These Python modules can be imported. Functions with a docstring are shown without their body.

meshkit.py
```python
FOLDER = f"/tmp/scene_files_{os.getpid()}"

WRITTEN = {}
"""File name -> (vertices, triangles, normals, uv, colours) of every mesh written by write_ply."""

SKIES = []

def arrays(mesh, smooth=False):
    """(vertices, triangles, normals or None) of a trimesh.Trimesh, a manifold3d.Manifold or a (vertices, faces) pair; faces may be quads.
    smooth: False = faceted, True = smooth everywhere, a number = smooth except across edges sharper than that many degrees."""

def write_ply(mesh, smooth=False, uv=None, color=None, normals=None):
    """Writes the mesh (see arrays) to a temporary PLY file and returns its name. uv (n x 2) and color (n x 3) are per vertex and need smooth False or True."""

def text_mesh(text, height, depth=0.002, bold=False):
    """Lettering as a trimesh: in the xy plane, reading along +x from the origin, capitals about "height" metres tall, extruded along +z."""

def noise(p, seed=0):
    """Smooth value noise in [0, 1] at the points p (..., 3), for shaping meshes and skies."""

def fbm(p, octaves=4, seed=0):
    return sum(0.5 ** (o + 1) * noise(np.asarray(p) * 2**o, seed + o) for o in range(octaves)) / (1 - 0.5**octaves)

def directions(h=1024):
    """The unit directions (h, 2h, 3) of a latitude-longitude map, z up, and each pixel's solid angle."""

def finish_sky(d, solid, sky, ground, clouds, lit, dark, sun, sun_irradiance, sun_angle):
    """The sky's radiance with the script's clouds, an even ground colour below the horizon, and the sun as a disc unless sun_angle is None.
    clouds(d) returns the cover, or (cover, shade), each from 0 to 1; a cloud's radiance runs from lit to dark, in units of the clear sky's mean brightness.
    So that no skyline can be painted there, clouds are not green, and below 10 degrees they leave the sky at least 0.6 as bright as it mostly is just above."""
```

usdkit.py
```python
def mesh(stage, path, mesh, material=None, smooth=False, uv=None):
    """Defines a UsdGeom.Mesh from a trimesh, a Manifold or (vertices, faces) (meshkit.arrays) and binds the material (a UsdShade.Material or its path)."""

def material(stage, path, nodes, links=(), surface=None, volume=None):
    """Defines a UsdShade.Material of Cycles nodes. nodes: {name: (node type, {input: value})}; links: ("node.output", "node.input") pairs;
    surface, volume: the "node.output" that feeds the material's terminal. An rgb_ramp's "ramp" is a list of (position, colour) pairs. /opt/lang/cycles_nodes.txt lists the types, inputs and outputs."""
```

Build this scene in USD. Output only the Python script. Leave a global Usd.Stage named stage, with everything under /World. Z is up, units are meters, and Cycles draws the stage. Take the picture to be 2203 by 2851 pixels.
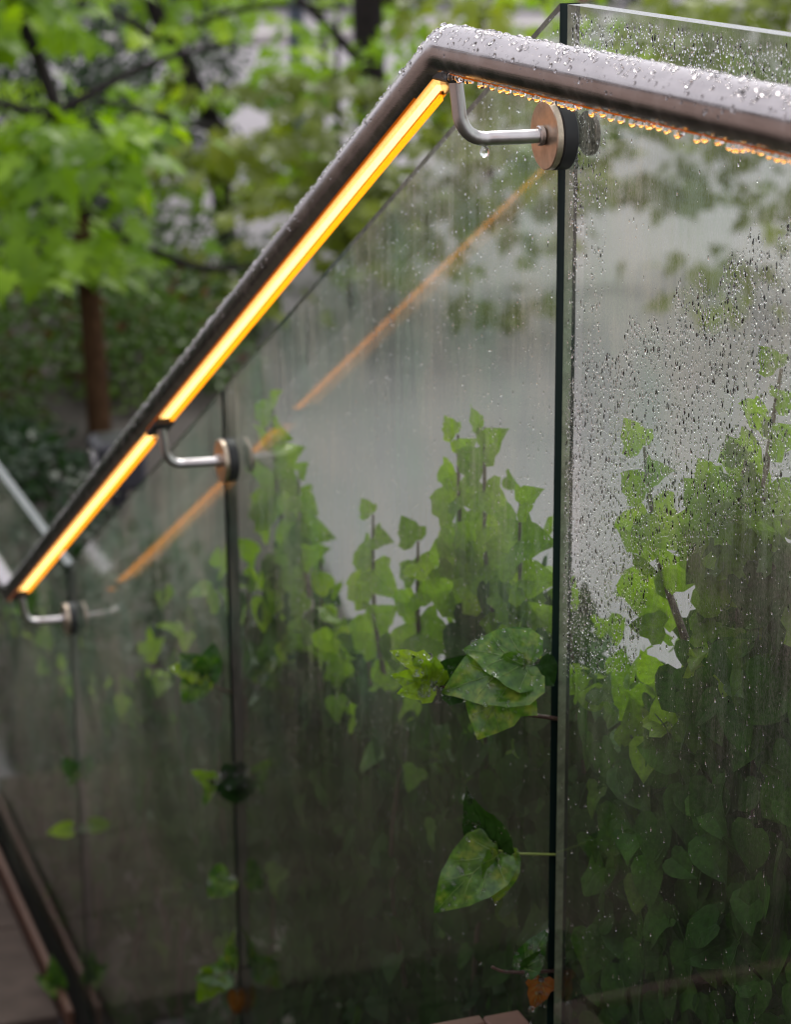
import math
import numpy as np
import trimesh
import usdkit
import meshkit
from pxr import Usd, UsdGeom, UsdLux, UsdShade, Sdf, Gf

stage = Usd.Stage.CreateInMemory()
UsdGeom.SetStageUpAxis(stage, UsdGeom.Tokens.z)
UsdGeom.SetStageMetersPerUnit(stage, 1.0)
UsdGeom.Xform.Define(stage, '/World')
UsdGeom.Scope.Define(stage, '/World/Looks')
M3 = np.array

# ---------------------------------------------------------------- camera
EYE = M3([-0.787, -1.7715, 2.30])
RIGHT = M3([0.94023175, -0.34045452, -0.00741397])
UP = M3([0.10242339, 0.26196475, 0.95962697])
FWD = M3([0.32476714, 0.90303111, -0.28117809])
FOCAL, APERTURE_MM, FOCUS = 102.68, 10.0, 1.76
cam = UsdGeom.Camera.Define(stage, '/World/camera')
m = np.eye(4)
m[0, :3], m[1, :3], m[2, :3], m[3, :3] = RIGHT, UP, -FWD, EYE
cam.AddTransformOp().Set(Gf.Matrix4d(*m.ravel().tolist()))
cam.CreateHorizontalApertureAttr(36.0)
cam.CreateVerticalApertureAttr(36.0 * 1024 / 792)
cam.CreateFocalLengthAttr(FOCAL)
cam.CreateFStopAttr(FOCAL / APERTURE_MM)
cam.CreateFocusDistanceAttr(FOCUS)
cam.CreateClippingRangeAttr(Gf.Vec2f(0.05, 500))
cam.CreateExposureAttr(0.55)

# ---------------------------------------------------------------- sky and sun (overcast, wet day)
SUN_DIR = M3([0.35, 0.55, 0.76]); SUN_DIR = SUN_DIR / np.linalg.norm(SUN_DIR)
SKY_STRENGTH, SUN_INT = 0.10, 0.40
sun = UsdLux.DistantLight.Define(stage, '/World/sun')
sun.CreateIntensityAttr(SUN_INT)
sun.CreateAngleAttr(25.0)
sun.CreateColorAttr(Gf.Vec3f(1.0, 0.96, 0.90))
sun.CreateNormalizeAttr(True)
z = SUN_DIR; xax = np.cross([0, 0, 1], z); xax /= np.linalg.norm(xax); yax = np.cross(z, xax)
mm = np.eye(4); mm[0, :3], mm[1, :3], mm[2, :3] = xax, yax, z
sun.AddTransformOp().Set(Gf.Matrix4d(*mm.ravel().tolist()))
sky = UsdLux.DomeLight.Define(stage, '/World/sky')
sky.CreateIntensityAttr(1.0)
skymat = usdkit.material(stage, '/World/Looks/overcast_sky', {
    'sky': ('sky_texture', {'sky_type': 'single_scattering', 'sun_disc': False, 'sun_elevation': float(math.asin(SUN_DIR[2])),
                            'sun_rotation': float(math.atan2(SUN_DIR[0], SUN_DIR[1])), 'aerosol_density': 3.0}),
    'tc': ('texture_coordinate', {}),
    'noise': ('noise_texture', {'scale': 2.2, 'detail': 5.0, 'roughness': 0.55}),
    'cl': ('rgb_ramp', {'ramp': [(0.25, (7.1, 7.0, 7.8)), (0.75, (11.0, 10.7, 11.4))]}),
    'mix': ('mix_color', {'fac': 0.88, 'use_clamp': False}),
    'bg': ('background_shader', {'strength': SKY_STRENGTH}),
}, [('tc.generated', 'noise.vector'), ('noise.fac', 'cl.fac'), ('sky.color', 'mix.a'), ('cl.color', 'mix.b'),
    ('mix.result', 'bg.color')], surface='bg.background')
UsdShade.MaterialBindingAPI.Apply(sky.GetPrim()).Bind(skymat)

# ---------------------------------------------------------------- helpers
USED = {}


def numbered(parent, name):
    k = USED.get((parent, name), 0)
    USED[(parent, name)] = k + 1
    return f'{parent}/{name}' if k == 0 else f'{parent}/{name}_{k:03d}'


def tag(prim, label=None, cat=None, group=None, kind=None):
    prim = prim.GetPrim() if hasattr(prim, 'GetPrim') else prim
    for k, v in (('label', label), ('category', cat), ('group', group), ('kind', kind)):
        if v:
            prim.SetCustomDataByKey(k, v)
    return prim


def thing(name, label, cat, loc=(0, 0, 0), group=None, kind=None):
    x = UsdGeom.Xform.Define(stage, numbered('/World', name))
    x.AddTranslateOp().Set(Gf.Vec3d(*map(float, loc)))
    tag(x, label, cat, group, kind)
    x.origin = M3(loc, float)
    return x


class Sub:                                        # a mesh prim that can carry sub-parts
    def __init__(s, prim, origin): s.p, s.origin = prim, origin
    def GetPrim(s): return s.p.GetPrim()
    def GetPath(s): return s.p.GetPath()


def obj(name, mesh, mat, parent=None, smooth=False, label=None, cat=None, group=None, kind=None):
    """One Mesh prim; mesh is in world coordinates and is moved to its thing's frame."""
    pp = str(parent.GetPath()) if parent is not None else '/World'
    v, f, n = meshkit.arrays(mesh, smooth)
    o = parent.origin if parent is not None else np.zeros(3)
    path = numbered(pp, name)
    p = UsdGeom.Mesh.Define(stage, path)
    from pxr import Vt
    p.CreatePointsAttr(Vt.Vec3fArray.FromNumpy((v - o).astype(np.float32)))
    p.CreateFaceVertexCountsAttr(Vt.IntArray.FromNumpy(np.full(len(f), 3, np.int32)))
    p.CreateFaceVertexIndicesAttr(Vt.IntArray.FromNumpy(f.astype(np.int32).ravel()))
    p.CreateSubdivisionSchemeAttr('none')
    if n is not None:
        p.CreateNormalsAttr(Vt.Vec3fArray.FromNumpy(n.astype(np.float32)))
        p.SetNormalsInterpolation('vertex')
    UsdShade.MaterialBindingAPI.Apply(p.GetPrim()).Bind(mat)
    tag(p, label, cat, group, kind)
    return Sub(p, o)


def box(x0, x1, y0, y1, z0, z1, bev=0.0):
    b = trimesh.creation.box(extents=(x1 - x0, y1 - y0, z1 - z0))
    if bev:
        e = M3([x1 - x0, y1 - y0, z1 - z0]) / 2
        pts = []
        for s in np.ndindex(2, 2, 2):
            sg = M3(s) * 2 - 1
            for k in range(3):
                q = e - bev; q[k] = e[k]
                pts.append(sg * q)
        b = trimesh.convex.convex_hull(M3(pts))
    b.apply_translation(((x0 + x1) / 2, (y0 + y1) / 2, (z0 + z1) / 2))
    return b


def cat_mesh(ms):
    vs, fs, k = [], [], 0
    for q in ms:
        v, f = (q.vertices, q.faces) if hasattr(q, 'vertices') else q
        vs.append(v); fs.append(M3(f) + k); k += len(v)
    return np.vstack(vs), np.vstack(fs)


def tube(pts, radii, n=10, caps=True):
    pts = M3(pts, float)
    radii = np.broadcast_to(radii, len(pts))
    t = np.gradient(pts, axis=0); t /= np.linalg.norm(t, axis=1, keepdims=True)
    a = np.cross(t[0], [0.31, 0.2, 0.93]); a /= np.linalg.norm(a)
    rings = []
    for p, d, r in zip(pts, t, radii):
        a = a - d * (a @ d); a /= np.linalg.norm(a); b = np.cross(d, a)
        th = np.arange(n) * 2 * np.pi / n
        rings.append(p + r * (np.cos(th)[:, None] * a + np.sin(th)[:, None] * b))
    v = np.vstack(rings); f = []
    for i in range(len(pts) - 1):
        for j in range(n):
            q, s = i * n + j, i * n + (j + 1) % n
            f += [[q, s, s + n], [q, s + n, q + n]]
    if caps:
        v = np.vstack([v, pts[0], pts[-1]]); c0, c1 = len(v) - 2, len(v) - 1; e = (len(pts) - 1) * n
        for j in range(n):
            f += [[c0, (j + 1) % n, j], [c1, e + j, e + (j + 1) % n]]
    return v, M3(f)


def curve(pts, k=8):
    """Catmull-Rom through pts."""
    p = M3(pts, float); p = np.vstack([2 * p[0] - p[1], p, 2 * p[-1] - p[-2]])
    out = []
    for i in range(1, len(p) - 2):
        for t in np.arange(k) / k:
            out.append(0.5 * (2 * p[i] + (p[i + 1] - p[i - 1]) * t + (2 * p[i - 1] - 5 * p[i] + 4 * p[i + 1] - p[i + 2]) * t**2
                              + (3 * p[i] - p[i - 1] - 3 * p[i + 1] + p[i + 2]) * t**3))
    return M3(out + [p[-2]])


def disc(c, axis_x0, axis_x1, r, n=40, bev=0.0008):
    """A bevelled disc with its axis along x."""
    prof = [(axis_x0, 0), (axis_x0, r - bev), (axis_x0 + bev, r), (axis_x1 - bev, r), (axis_x1, r - bev), (axis_x1, 0)]
    th = np.arange(n) * 2 * np.pi / n
    v = M3([[x, c[1] + q * math.cos(a), c[2] + q * math.sin(a)] for x, q in prof for a in th])
    f = []
    for i in range(len(prof) - 1):
        for j in range(n):
            a, b = i * n + j, i * n + (j + 1) % n
            f += [[a, a + n, b + n], [a, b + n, b]]
    return v, M3(f)


def scatter(template, pos, rot, scale):
    """template (v, f) copied n times: rot (n,3,3) columns are the copy's axes."""
    tv, tf = template
    pos, rot, scale = M3(pos), M3(rot), M3(scale)
    if scale.ndim == 1:
        scale = np.repeat(scale[:, None], 3, 1)
    v = np.einsum('nij,nkj->nki', rot, tv[None] * scale[:, None, :]) + pos[:, None]
    f = tf[None] + (np.arange(len(pos)) * len(tv))[:, None, None]
    return v.reshape(-1, 3), f.reshape(-1, 3)


def frames(tip, nrm):
    """Columns: side, tip direction, normal."""
    t = M3(tip, float); t /= np.linalg.norm(t, axis=-1, keepdims=True)
    n = M3(nrm, float); n = n - t * np.sum(n * t, -1, keepdims=True); n /= np.linalg.norm(n, axis=-1, keepdims=True)
    return np.stack([np.cross(t, n), t, n], -1)


def leaf_template(half, cols=1, cup=0.12, droop=0.12, wave=0.0):
    """A leaf along +y, normal +z, length 1: half outlines mirrored, folded along the midrib and drooping at the tip."""
    h = M3(half, float)
    mid = np.stack([np.zeros(len(h)), np.clip(h[:, 1], 0, 1) * 0.94 + 0.03], 1); mid[0, 1] = 0; mid[-1, 1] = 1
    v, f = [], []
    for s in (-1, 1):
        k0 = len(v)
        for i in range(len(h)):
            for c in range(cols + 1):
                t = c / cols
                x, y = mid[i] * (1 - t) + h[i] * t
                v.append([s * x, y, cup * abs(x) * 1.6 - droop * y * y + wave * t * math.sin(7 * y + 2 * s)])
        for i in range(len(h) - 1):
            for c in range(cols):
                a = k0 + i * (cols + 1) + c; b = a + cols + 1
                q = [[a, a + 1, b + 1], [a, b + 1, b]]
                f += q if s > 0 else [x[::-1] for x in q]
    return M3(v), M3(f)


IVY = [(0, 0), (0.20, -0.13), (0.44, -0.06), (0.53, 0.16), (0.36, 0.30), (0.33, 0.50), (0.18, 0.74), (0, 1)]
HEART = [(0, 0), (0.17, -0.11), (0.34, -0.06), (0.43, 0.14), (0.40, 0.38), (0.29, 0.62), (0.13, 0.84), (0, 1)]
OVAL = [(0, 0), (0.16, 0.12), (0.25, 0.35), (0.24, 0.6), (0.12, 0.86), (0, 1)]
MAPLE = [(0, 0), (0.16, -0.14), (0.40, -0.12), (0.30, 0.06), (0.66, 0.30), (0.34, 0.34), (0.26, 0.44), (0.30, 0.66), (0.14, 0.72), (0, 1)]
T_IVY = leaf_template(IVY); T_HEART = leaf_template(HEART); T_OVAL = leaf_template(OVAL); T_MAPLE = leaf_template(MAPLE, cup=0.1, droop=0.25)


def dense(half, k=3):
    h = M3(half, float)
    return [tuple(h[i] * (1 - t) + h[i + 1] * t) for i in range(len(h) - 1) for t in np.arange(k) / k] + [tuple(h[-1])]


def heroic(half, cup, seed):
    v, f = leaf_template(dense(half), cols=5, cup=cup, wave=0.03)
    v[:, 2] += 0.13 * (meshkit.fbm(np.c_[v[:, :2] * 4.5, np.zeros(len(v))], 3, seed) - 0.5)
    return v, f


def heroic_lite(half, cup, seed):
    v, f = leaf_template(half, cols=2, cup=cup, wave=0.05)
    v[:, 2] += 0.16 * (meshkit.fbm(np.c_[v[:, :2] * 3.5, np.zeros(len(v))], 2, seed) - 0.5)
    return v, f


def surf(tpl, xy):
    from scipy.spatial import cKDTree
    d, i = cKDTree(tpl[0][:, :2]).query(M3(xy), k=3)
    w = 1 / (d + 1e-4); w /= w.sum(1, keepdims=True)
    return np.c_[M3(xy), (tpl[0][i][:, :, 2] * w).sum(1)]


def vein_mesh(tpl, ivy):
    ends = [(0, 0.97), (0.36, 0.14), (-0.36, 0.14), (0.30, 0.45), (-0.30, 0.45), (0.2, 0.68), (-0.2, 0.68)]
    starts = [(0, 0.0), (0, 0.02), (0, 0.02), (0, 0.10), (0, 0.10), (0, 0.36), (0, 0.36)]
    ms = []
    for a, b in zip(starts, ends):
        q = np.linspace(0, 1, 8)[:, None]
        p = surf(tpl, M3(a) * (1 - q) + M3(b) * q + np.c_[np.zeros(8), 0.04 * (q * (1 - q))[:, 0]])
        p[:, 2] += 0.004
        ms.append(tube(p, np.linspace(0.008, 0.002, 8), 5))
    return cat_mesh(ms)


T_IVYM = heroic_lite(IVY, 0.10, 7); T_HEARTM = heroic_lite(HEART, 0.12, 8); T_IVYH = heroic(IVY, 0.10, 5); T_HEARTH = heroic(HEART, 0.12, 6)


def hemi(n=10, rings=3):
    """A plano-convex drop: flat base at z = 0, unit radius and height."""
    v, f = [[0, 0, 0]], []
    for i in range(rings):
        a = i * math.pi / 2 / rings
        v += [[math.cos(a) * math.cos(t), math.cos(a) * math.sin(t), math.sin(a)] for t in np.arange(n) * 2 * np.pi / n]
    v.append([0, 0, 1])
    for j in range(n):
        k = (j + 1) % n
        f.append([0, 1 + k, 1 + j])
        for i in range(rings - 1):
            a, b, c, d = 1 + i * n + j, 1 + i * n + k, 1 + (i + 1) * n + k, 1 + (i + 1) * n + j
            f += [[a, b, c], [a, c, d]]
        f.append([1 + (rings - 1) * n + j, 1 + (rings - 1) * n + k, len(v) - 1])
    return M3(v), M3(f)


# ---------------------------------------------------------------- materials
LK = '/World/Looks/'


def plain(name, color, rough=0.5, metal=0.0, spec=0.5, noise=0.0, scale=20.0, bump=0.0, bscale=60.0, **kw):
    lo, hi = [c * (1 - noise) for c in color], [min(1, c * (1 + noise)) for c in color]
    nodes = {'g': ('geometry', {}), 'n': ('noise_texture', {'scale': scale, 'detail': 5.0, 'roughness': 0.6}),
             'r': ('rgb_ramp', {'ramp': [(0.3, lo), (0.7, hi)]}),
             'p': ('principled_bsdf', {'roughness': rough, 'metallic': metal, 'specular_ior_level': spec, **kw})}
    links = [('g.position', 'n.vector'), ('n.fac', 'r.fac'), ('r.color', 'p.base_color')]
    if bump:
        nodes['nb'] = ('noise_texture', {'scale': bscale, 'detail': 4.0})
        nodes['b'] = ('bump', {'strength': bump, 'distance': 0.01})
        links += [('g.position', 'nb.vector'), ('nb.fac', 'b.height'), ('b.normal', 'p.normal')]
    return usdkit.material(stage, LK + name, nodes, links, surface='p.BSDF')


def leafmat(name, dark, mid, light, rough=0.35, trans=0.35, tcol=None, patch=14.0, spec=0.25):
    """Green leaf: tone varies from leaf to leaf and over the plant, some light comes through."""
    nodes = {
        'g': ('geometry', {}), 'oi': ('object_info', {}),
        'n': ('noise_texture', {'scale': patch, 'detail': 2.0}),
        'a': ('math', {'math_type': 'add'}), 'a2': ('math', {'math_type': 'add'}),
        'm': ('math', {'math_type': 'multiply', 'value2': 0.36}),
        'r': ('rgb_ramp', {'ramp': [(0.22, dark), (0.5, mid), (0.82, light)]}),
        'fine': ('noise_texture', {'scale': 220.0, 'detail': 3.0}),
        'fr': ('map_range', {'from_min': 0.3, 'from_max': 0.7, 'to_min': 0.75, 'to_max': 1.2, 'clamp': True}),
        'mul': ('vector_math', {'math_type': 'scale'}),
        'b': ('bump', {'strength': 0.35, 'distance': 0.002}),
        'p': ('principled_bsdf', {'roughness': rough, 'specular_ior_level': spec}),
        't': ('translucent_bsdf', {}),
        'tc': ('vector_math', {'math_type': 'multiply', 'vector2': tcol or (1.25, 1.35, 0.6)}),
        'mix': ('mix_closure', {'fac': trans}),
    }
    links = [('g.position', 'n.vector'), ('g.random_per_island', 'a.value1'), ('oi.random', 'a.value2'), ('a.value', 'm.value1'),
             ('n.fac', 'a2.value1'), ('m.value', 'a2.value2'), ('a2.value', 'sub.value1'), ('sub.value', 'r.fac'),
             ('g.position', 'fine.vector'), ('fine.fac', 'fr.value'), ('r.color', 'mul.vector1'), ('fr.result', 'mul.scale'),
             ('mul.vector', 'p.base_color'), ('mul.vector', 'tc.vector1'), ('tc.vector', 't.color'),
             ('fine.fac', 'b.height'), ('b.normal', 'p.normal'), ('p.BSDF', 'mix.closure1'), ('t.BSDF', 'mix.closure2')]
    nodes['sub'] = ('math', {'math_type': 'subtract', 'value2': 0.30})
    return usdkit.material(stage, LK + name, nodes, links, surface='mix.closure')


MAT = {}
# brushed stainless steel: fine grain along the tube
MAT['steel'] = usdkit.material(stage, LK + 'brushed_steel', {
    'g': ('geometry', {}), 'mp': ('mapping', {'scale': (900, 12, 900)}), 'n': ('noise_texture', {'scale': 1.0, 'detail': 3.0}),
    'n2': ('noise_texture', {'scale': 35.0, 'detail': 4.0}),
    'r': ('map_range', {'from_min': 0.3, 'from_max': 0.7, 'to_min': 0.15, 'to_max': 0.24, 'clamp': True}),
    'c': ('rgb_ramp', {'ramp': [(0.3, (0.34, 0.315, 0.31)), (0.7, (0.43, 0.40, 0.395))]}),
    'b': ('bump', {'strength': 0.10, 'distance': 0.001}),
    'p': ('principled_bsdf', {'metallic': 1.0})},
    [('g.position', 'mp.vector'), ('mp.vector', 'n.vector'), ('g.position', 'n2.vector'), ('n2.fac', 'r.value'), ('r.result', 'p.roughness'),
     ('n2.fac', 'c.fac'), ('c.color', 'p.base_color'), ('n.fac', 'b.height'), ('b.normal', 'p.normal')], surface='p.BSDF')
MAT['satin'] = plain('satin_steel', (0.55, 0.53, 0.52), rough=0.3, metal=1.0, noise=0.1, scale=60)
MAT['rosette'] = plain('led_tinted_steel', (0.55, 0.45, 0.35), rough=0.34, metal=1.0, noise=0.2, scale=90)  # amber LED light on the discs is mixed into this base colour
MAT['rubber'] = plain('black_rubber', (0.012, 0.012, 0.013), rough=0.5)
MAT['copper'] = plain('brown_metal_trim', (0.12, 0.062, 0.040), rough=0.5, metal=0.2, noise=0.2, scale=30)
MAT['stone'] = plain('tread_stone', (0.024, 0.024, 0.016), rough=0.85, spec=0.08, noise=0.25, scale=14, bump=0.25, bscale=120)
MAT['slab'] = plain('landing_slab', (0.085, 0.064, 0.053), rough=0.8, spec=0.15, noise=0.25, scale=14, bump=0.25, bscale=120)
MAT['dim_slab'] = plain('darkened_slab', (0.052, 0.048, 0.034), rough=0.85, spec=0.08, noise=0.4, scale=8)  # landing stone darkened so its mirror image in the glass stays dim
MAT['joint'] = plain('joint_sand', (0.05, 0.045, 0.04), rough=0.9)
MAT['concrete'] = plain('cast_concrete', (0.22, 0.21, 0.19), rough=0.6, noise=0.25, scale=6, bump=0.2)
MAT['plaza'] = plain('wet_plaza_paving', (0.150, 0.134, 0.148), rough=0.5, noise=0.12, scale=1.2, bump=0.06, bscale=30)
MAT['kerb'] = plain('granite_kerb', (0.36, 0.33, 0.31), rough=0.5, noise=0.2, scale=20)
MAT['soil'] = plain('wet_bark_soil', (0.030, 0.022, 0.016), rough=0.8, noise=0.5, scale=25, bump=0.8, bscale=40)
MAT['bark'] = plain('dark_wet_bark', (0.016, 0.013, 0.012), rough=0.8, spec=0.15, noise=0.5, scale=30, bump=0.8, bscale=90)
MAT['barkbrown'] = plain('brown_bark', (0.055, 0.030, 0.014), rough=0.9, spec=0.1, noise=0.4, scale=30, bump=0.6, bscale=90)
MAT['twig'] = plain('ivy_twig', (0.060, 0.030, 0.022), rough=0.5, noise=0.4, scale=120, bump=0.4, bscale=400)
MAT['petiole'] = plain('pale_petiole', (0.20, 0.26, 0.06), rough=0.4)
MAT['vein'] = plain('leaf_vein', (0.12, 0.20, 0.045), rough=0.4)
MAT['channel'] = plain('amber_channel', (0.40, 0.13, 0.010), rough=0.7, spec=0.1)
MAT['gutter'] = plain('matte_dark_filler', (0.012, 0.011, 0.010), rough=0.95, spec=0.02)  # matte black for added fillers that keep the gap beside the glass dark
MAT['wall'] = plain('warm_grey_wall', (0.50, 0.38, 0.33), rough=0.9, spec=0.1, noise=0.25, scale=3, bump=0.3)
MAT['post'] = plain('blue_grey_paint', (0.045, 0.055, 0.080), rough=0.4)
MAT['darkbox'] = plain('dark_grey_paint', (0.018, 0.018, 0.022), rough=0.35)
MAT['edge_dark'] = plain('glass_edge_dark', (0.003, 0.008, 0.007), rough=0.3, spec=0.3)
MAT['edge_pale'] = plain('glass_edge_pale', (0.15, 0.17, 0.11), rough=0.2, noise=0.5, scale=60)  # light carried inside the glass is put into this paler edge tone
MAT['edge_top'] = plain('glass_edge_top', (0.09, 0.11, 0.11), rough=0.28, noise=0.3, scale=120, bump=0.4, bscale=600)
MAT['led'] = usdkit.material(stage, LK + 'led_strip', {
    'g': ('geometry', {}), 'n': ('noise_texture', {'scale': 400.0, 'detail': 2.0}),
    's': ('map_range', {'from_min': 0.3, 'from_max': 0.7, 'to_min': 2.1, 'to_max': 2.9, 'clamp': True}),
    'e': ('emission', {'color': (1.0, 0.55, 0.17)})},
    [('g.position', 'n.vector'), ('n.fac', 's.value'), ('s.result', 'e.strength')], surface='e.emission')
MAT['side_glow'] = usdkit.material(stage, LK + 'led_side_lens', {  # amber emission stands in for LED light on the channel wall
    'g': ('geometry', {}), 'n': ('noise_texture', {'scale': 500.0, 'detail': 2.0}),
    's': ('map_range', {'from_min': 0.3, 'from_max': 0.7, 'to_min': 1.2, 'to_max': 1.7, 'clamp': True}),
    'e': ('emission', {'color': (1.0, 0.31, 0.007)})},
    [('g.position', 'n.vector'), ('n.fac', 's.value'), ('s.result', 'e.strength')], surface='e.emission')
MAT['lip_glow'] = usdkit.material(stage, LK + 'lip_glow', {'e': ('emission', {'color': (1.0, 0.20, 0.01), 'strength': 0.24})}, [], surface='e.emission')  # LED light on the metal lip, painted as a faint emission
MAT['water'] = usdkit.material(stage, LK + 'rain_water', {
    'p': ('principled_bsdf', {'base_color': (1, 1, 1), 'roughness': 0.0, 'ior': 1.33, 'transmission_weight': 1.0})}, [], surface='p.BSDF')


def glassmat(name, veil_lo, veil_hi, film, rough, tint):
    """Rain-wet, slightly fogged glass: clear transmission, Fresnel reflection and an uneven whitish film that runs in vertical streaks."""
    nodes = {
        'g': ('geometry', {}),
        'dot': ('vector_math', {'math_type': 'dot_product'}), 'abs': ('math', {'math_type': 'absolute'}),
        'inv': ('math', {'math_type': 'subtract', 'value1': 1.0}), 'pw': ('math', {'math_type': 'power', 'value2': 5.0}),
        'fr': ('math', {'math_type': 'multiply_add', 'value2': 0.96, 'value3': 0.04}),
        'mp': ('mapping', {'scale': (1, 70, 7)}), 'n': ('noise_texture', {'scale': 1.0, 'detail': 4.0, 'roughness': 0.65}),
        'n2': ('noise_texture', {'scale': 3.5, 'detail': 3.0}), 'mp3': ('mapping', {'scale': (1, 560, 300)}), 'n3': ('noise_texture', {'scale': 1.0, 'detail': 3.0}),
        's1': ('math', {'math_type': 'add'}), 's2': ('math', {'math_type': 'multiply_add', 'value2': 0.8}),
        'v': ('map_range', {'from_min': 1.18, 'from_max': 1.72, 'to_min': veil_lo, 'to_max': veil_hi, 'clamp': True}),
        'sx': ('separate_xyz', {}), 'yc': ('math', {'math_type': 'maximum', 'value2': 0.0}), 'ht': ('math', {'math_type': 'multiply_add', 'value2': 0.5178}),
        'hm': ('map_range', {'from_min': 1.50, 'from_max': 1.95, 'to_min': 0.16, 'to_max': 1.0, 'clamp': True}), 'vv': ('math', {'math_type': 'multiply'}),
        'tr': ('transparent_bsdf', {'color': tint}),
        'fc': ('rgb_ramp', {'ramp': [(0.35, (0.22, 0.29, 0.21)), (0.62, film)]}), 'n4': ('noise_texture', {'scale': 9.0, 'detail': 3.0}),
        'df': ('diffuse_bsdf', {}), 'tl': ('translucent_bsdf', {}),
        'fm': ('mix_closure', {'fac': 0.5}), 'body': ('mix_closure', {}),
        'bp': ('bump', {'strength': 0.05, 'distance': 0.0006}),
        'gl': ('glossy_bsdf', {'color': (1, 1, 1), 'roughness': rough}),
        'out': ('mix_closure', {}),
    }
    links = [('g.normal', 'dot.vector1'), ('g.incoming', 'dot.vector2'), ('dot.value', 'abs.value1'), ('abs.value', 'inv.value2'),
             ('inv.value', 'pw.value1'), ('pw.value', 'fr.value1'), ('fr.value', 'out.fac'),
             ('g.position', 'mp.vector'), ('mp.vector', 'n.vector'), ('g.position', 'n2.vector'), ('g.position', 'mp3.vector'), ('mp3.vector', 'n3.vector'),
             ('n.fac', 's1.value1'), ('n2.fac', 's1.value2'), ('n3.fac', 's2.value1'), ('s1.value', 's2.value3'), ('s2.value', 'v.value'),
             ('g.position', 'sx.vector'), ('sx.y', 'yc.value1'), ('yc.value', 'ht.value1'), ('sx.z', 'ht.value3'), ('ht.value', 'hm.value'), ('hm.result', 'vv.value2'), ('v.result', 'vv.value1'), ('vv.value', 'body.fac'), ('g.position', 'n4.vector'), ('n4.fac', 'fc.fac'), ('fc.color', 'df.color'), ('fc.color', 'tl.color'), ('tr.BSDF', 'body.closure1'), ('df.BSDF', 'fm.closure1'), ('tl.BSDF', 'fm.closure2'), ('fm.closure', 'body.closure2'),
             ('n3.fac', 'bp.height'), ('bp.normal', 'gl.normal'),
             ('body.closure', 'out.closure1'), ('gl.BSDF', 'out.closure2')]
    return usdkit.material(stage, LK + name, nodes, links, surface='out.closure')


MAT['glass'] = glassmat('wet_glass', 0.02, 0.46, (0.39, 0.36, 0.28), 0.03, (0.90, 0.94, 0.91))

MAT['clear'] = usdkit.material(stage, LK + 'clear_glass', {'t': ('transparent_bsdf', {'color': (0.84, 0.89, 0.85)})}, [], surface='t.BSDF')
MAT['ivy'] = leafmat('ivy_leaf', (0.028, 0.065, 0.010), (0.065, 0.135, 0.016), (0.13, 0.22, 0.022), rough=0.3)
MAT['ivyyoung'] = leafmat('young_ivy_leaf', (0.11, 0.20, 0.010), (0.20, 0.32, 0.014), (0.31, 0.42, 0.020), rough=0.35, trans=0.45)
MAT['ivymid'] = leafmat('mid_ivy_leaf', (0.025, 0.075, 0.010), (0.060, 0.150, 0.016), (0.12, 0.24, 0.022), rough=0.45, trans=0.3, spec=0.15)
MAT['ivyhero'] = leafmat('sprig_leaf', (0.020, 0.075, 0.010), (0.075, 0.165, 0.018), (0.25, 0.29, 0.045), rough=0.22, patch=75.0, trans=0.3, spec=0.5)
MAT['ivydark'] = leafmat('shaded_ivy_leaf', (0.010, 0.030, 0.006), (0.022, 0.062, 0.010), (0.050, 0.115, 0.014), rough=0.5, trans=0.25, spec=0.12)  # shade low inside the ivy is put into this darker green
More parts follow.
